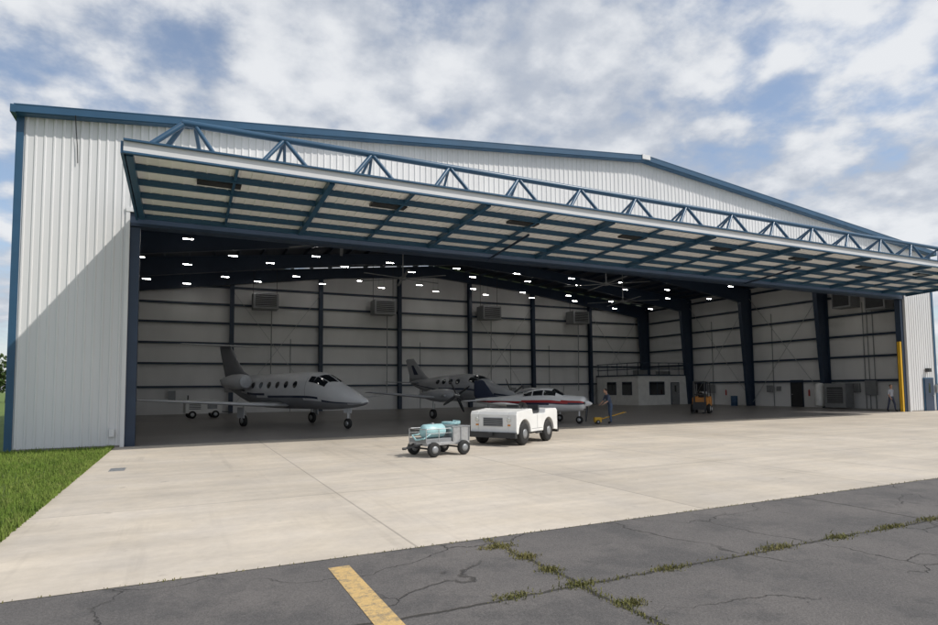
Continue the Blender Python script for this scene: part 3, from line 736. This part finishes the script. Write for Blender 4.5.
# ------------------------------------------------------------------ people
SKIN=mat('skin',(.46,.27,.19),.5,0,.08,8);HAIR=mat('hair',(.03,.02,.015),.7)
def skinmesh(pts,edges,rad,root=0,sub=2):
    me=bpy.data.meshes.new('t');me.from_pydata(pts,edges,[]);o=bpy.data.objects.new('t',me);COL.objects.link(o)
    o.modifiers.new('s','SKIN')
    for i,r in enumerate(rad):
        sv=me.skin_vertices[0].data[i];rr=r if isinstance(r,tuple) else (r,r);sv.radius=rr;sv.use_root=(i==root)
    md=o.modifiers.new('u','SUBSURF');md.levels=sub;md.render_levels=sub
    dg=bpy.context.evaluated_depsgraph_get();dg.update()
    nm=bpy.data.meshes.new_from_object(o.evaluated_get(dg));bpy.data.objects.remove(o);return nm
def person(name,loc,hd,shirt,pants,lean=0,pose='stand',sc=1):
    E=empty(name,loc,hd);E.scale=(sc,sc,sc)
    P={'pel':(0,0,.96),'sp':(0,0,1.14),'ch':(.01,0,1.33),'nb':(-.01,0,1.47),'nt':(.01,0,1.56)}
    for s,n in((1,'L'),(-1,'R')):
        st=.05*s if pose!='walk' else .22*s
        P['sh'+n]=(0,.175*s,1.42)
        if pose=='reach': P['el'+n]=(.18,.24*s,1.20);P['wr'+n]=(.42,.16*s,1.15)
        else: P['el'+n]=(-.03-st*.5,.25*s,1.14);P['wr'+n]=(.07-st*.9,.27*s,.90)
        P['hp'+n]=(0,.09*s,.90);P['kn'+n]=(.03+st*.6,.10*s,.50);P['an'+n]=(-.02+st,.10*s,.09);P['to'+n]=(.14+st,.125*s,.035)
    def tilt(p):
        v=Vector(p)-Vector((0,0,.96));v=Matrix.Rotation(lean,3,'Y')@v;return tuple(v+Vector((0,0,.96)))
    up=['sp','ch','nb','nt','shL','shR','elL','elR','wrL','wrR']
    for k in up: P[k]=tilt(P[k])
    names=list(P);idx={k:i for i,k in enumerate(names)}
    R={'pel':(.14,.12),'sp':(.125,.10),'ch':(.15,.115),'nb':(.075,.07),'nt':(.055,.055),'sh':.062,'el':.045,'wr':.03,'hp':.09,'kn':.062,'an':.045,'to':.035}
    rad=[R[k] if k in R else R[k[:2]] for k in names]
    ed=[('pel','sp','s'),('sp','ch','s'),('ch','nb','s'),('nb','nt','k')]
    for n in'LR': ed+=[('ch','sh'+n,'s'),('sh'+n,'el'+n,'s'),('el'+n,'wr'+n,'k'),('pel','hp'+n,'p'),('hp'+n,'kn'+n,'p'),('kn'+n,'an'+n,'p'),('an'+n,'to'+n,'b')]
    me=skinmesh([P[k] for k in names],[(idx[a],idx[c]) for a,c,_ in ed],rad,0)
    ms={'s':shirt,'p':pants,'k':SKIN,'b':M_BLK};keys=list(ms)
    me.materials.clear()
    for k in keys: me.materials.append(ms[k])
    for f in me.polygons:
        c=f.center;best=9;bk='s'
        for a,d,t in ed:
            A=Vector(P[a]);B=Vector(P[d]);u=max(0,min(1,(c-A).dot(B-A)/(B-A).length_squared));q=(c-(A+(B-A)*u)).length
            if q<best-.002: best=q;bk=t
        if (c-Vector(P['pel'])).length<.16: bk='p' if c.z<1.0 else 's'
        f.material_index=keys.index(bk);f.use_smooth=True
    o=bpy.data.objects.new('body',me);COL.objects.link(o);o.parent=E
    for n,s in(('L',1),('R',-1)):
        w=Vector(P['wr'+n]);d=(w-Vector(P['el'+n])).normalized();side=Vector((0,1,0)) if pose=='reach' else Vector((1,0,0));nn=d.cross(side).normalized()
        pts=[w-d*.01,w+d*.05];ed2=[(0,1)];rd=[(.024,.02),(.032,.014)]
        for k,(off,ln) in enumerate(((-.03,.06),(-.01,.075),(.01,.07),(.03,.05))):
            a=w+d*.085+side*off;k0=len(pts);pts+=[a,a+d*ln*.5+nn*.008*s,a+d*ln*.9+nn*.025*s];ed2+=[(1,k0),(k0,k0+1),(k0+1,k0+2)];rd+=[.009,.008,.007]
        k0=len(pts);pts+=[w+d*.04+side*.035,w+d*.085+side*.055];ed2+=[(0,k0),(k0,k0+1)];rd+=[.011,.008]
        hm=skinmesh([tuple(p) for p in pts],ed2,rd,0,1);hm.materials.clear();hm.materials.append(SKIN)
        for f in hm.polygons:f.use_smooth=True
        ho=bpy.data.objects.new('hand_'+n,hm);COL.objects.link(ho);ho.parent=E
    nt=Vector(P['nt']);ax=(nt-Vector(P['nb'])).normalized();b=MB()
    Hh=[(0,.035,.045),(.03,.055,.07),(.07,.068,.088),(.12,.075,.098),(.17,.072,.092),(.21,.05,.066),(.228,.015,.02)]
    def head(hh,m,grow=0,z0=0,xo=0):
        rings=[]
        for(z,ry,rx) in hh:
            ring=[]
            for i in range(20):
                t=2*math.pi*i/20;x=(rx+grow)*math.cos(t)+.012+xo;y=(ry+grow)*math.sin(t)
                if grow==0 and abs(z-.07)<.03 and math.cos(t)>.95: x+=.02
                ring.append(Vector((x,y,z)))
            rings.append(ring)
        return rings
    rot=Matrix.Rotation(lean*.6,3,'Y')
    def T(rings): return [[nt+rot@(p+Vector((0,0,-.01))) for p in r] for r in rings]
    b.loft(T(head(Hh,SKIN)),SKIN)
    b.loft(T(head([(.10,.070,.07),(.14,.075,.088),(.18,.070,.086),(.215,.05,.062),(.236,.018,.022)],HAIR,.008,0,-.022)),HAIR)
    for s in(1,-1):
        for cpt,r,m in(((.105,.03*s,.115),.009,M_BLK),((.01,.078*s,.10),.018,SKIN)):
            c=nt+rot@Vector(cpt);b.lathe(c-Vector((0,0,r)),(0,0,1),[(0,.002),(r*.5,r*.8),(r,r),(r*1.5,r*.8),(2*r,.002)],m,8)
    c=nt+rot@Vector((.118,0,.085));b.lathe(c-Vector((0,0,.02)),(0,0,1),[(0,.004),(.012,.013),(.04,.004)],SKIN,8)
    c=nt+rot@Vector((.1,0,.045));b.beam(c-Vector((0,.02,0)),c+Vector((0,.02,0)),.008,.006,M_RED)
    b.build('head',E)
    return E
person('mechanic',(19.1,23.6,0),math.radians(170),mat('shirt_navy',(.06,.08,.13),.8),mat('trousers_blue',(.08,.12,.20),.8),lean=math.radians(22),pose='reach')
person('hangar_worker',(42.35,23.5,0),math.radians(250),mat('shirt_grey',(.40,.42,.47),.8),mat('jeans',(.04,.05,.09),.8),pose='walk')
# ------------------------------------------------------------------ distant trees
def treemass(name,pts,leaf):
    v=[];f=[];b=MB()
    for(x,y,h) in pts:
        r=h*.36
        b.tube((x,y,-.1),(x+.2,y,h*.55),h*.028,TRUNK,7,h*.012)
        for k in range(4):
            a=random.uniform(0,6.28);b.tube((x+.1,y,h*.35),(x+math.cos(a)*r*.7,y+math.sin(a)*r*.7,h*.65),h*.01,TRUNK,5,h*.004)
        for c in range(11):
            a=random.uniform(0,6.28);q=random.random()**.5*r*.8;cz=random.uniform(.3,.86)*h;q*=1.15-abs(cz/h-.5)
            cr=h*random.uniform(.10,.19);cx,cy=x+q*math.cos(a),y+q*math.sin(a)
            for i in range(75):
                d=Vector((random.gauss(0,1),random.gauss(0,1),random.gauss(0,.8))).normalized()*cr*random.uniform(.6,1.08)
                p=Vector((cx,cy,cz))+d;s=h*.022*random.uniform(.6,1.4)
                u=Vector((random.gauss(0,1),random.gauss(0,1),random.gauss(0,1))).normalized();w=u.cross(Vector((random.gauss(0,1),.3,random.gauss(0,1)))).normalized()
                k=len(v);v+=[p-u*s-w*s,p+u*s-w*s,p+u*s+w*s,p-u*s+w*s];f.append((k,k+1,k+2,k+3))
    b.add(v,f,leaf);return b.build(name)
TRUNK=mat('bark',(.07,.05,.035),.9);LEAF=grassmat('foliage',(.03,.06,.012),(.06,.10,.02),(.09,.13,.03))
pts=[]
for i in range(46):
    a=math.radians(-40+i*1.75+random.uniform(-.6,.6));d=random.uniform(120,150)
    x,y=math.sin(a)*d,math.cos(a)*d
    pts.append((x,y,random.uniform(6.5,10)))
treemass('distant_trees',pts,LEAF)
E=empty('distant_shed',(-24.5,84,0),.1);b=MB();b.box(-4,4,-3,3,0,2.4,M_LINER);b.prism([(-4.3,-3.3,2.4),(4.3,-3.3,2.4),(0,-3.3,3.6)],(0,6.6,0),M_GREY);b.box(-1,1,-3.04,-3,0,2.2,M_DARK);b.build('shed_body',E)
# ------------------------------------------------------------------ sky / sun
sd=Vector((.70,-.62,1)).normalized()
elev=math.asin(sd.z);az=math.atan2(sd.x,sd.y)
W=bpy.data.worlds.new('World');S.world=W;W.use_nodes=True;nt=W.node_tree;nt.nodes.clear();k=NB(nt)
sky=nt.nodes.new('ShaderNodeTexSky');sky.sky_type='NISHITA';sky.sun_disc=False;sky.sun_elevation=elev;sky.sun_rotation=az;sky.dust_density=.8
bg1=nt.nodes.new('ShaderNodeBackground');bg1.inputs[1].default_value=.15;nt.links.new(sky.outputs[0],bg1.inputs[0])
tc=nt.nodes.new('ShaderNodeTexCoord');sp=nt.nodes.new('ShaderNodeSeparateXYZ');nt.links.new(tc.outputs['Generated'],sp.inputs[0])
zz=k.math('ADD',k.math('MAXIMUM',sp.outputs[2],0.0),.30)
u=k.math('DIVIDE',sp.outputs[0],zz);v=k.math('DIVIDE',sp.outputs[1],zz);uv=k.comb(u,v,5.3)
big=k.noise(uv,1.5,3,.5);med=k.noise(uv,6.5,7,.58);fine=k.noise(uv,20,6,.6)
wv=nt.nodes.new('ShaderNodeVectorMath');wv.operation='MULTIPLY_ADD';wn=nt.nodes.new('ShaderNodeTexNoise');wn.inputs['Scale'].default_value=6;wn.inputs['Detail'].default_value=6;nt.links.new(uv,wn.inputs['Vector']);nt.links.new(wn.outputs['Color'],wv.inputs[0]);wv.inputs[1].default_value=(.22,.22,.22);nt.links.new(uv,wv.inputs[2])
vo=nt.nodes.new('ShaderNodeTexVoronoi');vo.feature='SMOOTH_F1';vo.inputs['Scale'].default_value=8;vo.inputs['Smoothness'].default_value=.8;nt.links.new(wv.outputs[0],vo.inputs['Vector'])
puff=k.rng(vo.outputs['Distance'],.15,.65,1,0)
den=k.math('ADD',k.math('ADD',k.math('MULTIPLY',big,.80),k.math('MULTIPLY',med,.60)),k.math('ADD',k.math('MULTIPLY',fine,.18),k.math('MULTIPLY',puff,.20)))
fac=k.rng(den,.66,.93,.22,.97,True)
hz=k.rng(sp.outputs[2],0,.18,.8,0);fac=k.math('MAXIMUM',fac,hz)
shade=k.rng(k.math('ADD',k.math('ADD',k.math('MULTIPLY',med,.60),k.math('MULTIPLY',puff,.16)),k.math('MULTIPLY',k.noise(uv,2.4,5,.55),.40)),.44,.72,0,1,True)
cc=k.mix(shade,(.52,.57,.66),(.90,.92,.95))
bg2=nt.nodes.new('ShaderNodeBackground');bg2.inputs[1].default_value=.92;nt.links.new(cc,bg2.inputs[0])
ms=nt.nodes.new('ShaderNodeMixShader');nt.links.new(fac,ms.inputs[0]);nt.links.new(bg1.outputs[0],ms.inputs[1]);nt.links.new(bg2.outputs[0],ms.inputs[2])
out=nt.nodes.new('ShaderNodeOutputWorld');nt.links.new(ms.outputs[0],out.inputs[0])
sl=bpy.data.lights.new('sun','SUN');sl.energy=3.3;sl.angle=math.radians(.6);sl.color=(1,.95,.88)
so=bpy.data.objects.new('sun',sl);so.rotation_euler=sd.to_track_quat('Z','Y').to_euler();so.location=(20,-20,40);COL.objects.link(so)
# ------------------------------------------------------------------ camera
cd=bpy.data.cameras.new('camera');cam=bpy.data.objects.new('camera',cd);COL.objects.link(cam);S.camera=cam
psi=math.radians(25.7);p=math.atan(.064);rho=.00924
Fh=Vector((math.sin(psi),math.cos(psi),0));Rr=Vector((math.cos(psi),-math.sin(psi),0));Zu=Vector((0,0,1))
F=Fh*math.cos(p)+Zu*math.sin(p);U=Zu*math.cos(p)-Fh*math.sin(p)
R2=Rr*math.cos(rho)-U*math.sin(rho);U2=U*math.cos(rho)+Rr*math.sin(rho)
Mx=Matrix((R2,U2,-F)).transposed().to_4x4();Mx.translation=Vector((0,0,1.85));cam.matrix_world=Mx
cd.sensor_width=36;cd.lens=594/938*36;cd.shift_y=.0393;cd.clip_end=6000;cd.clip_start=.05
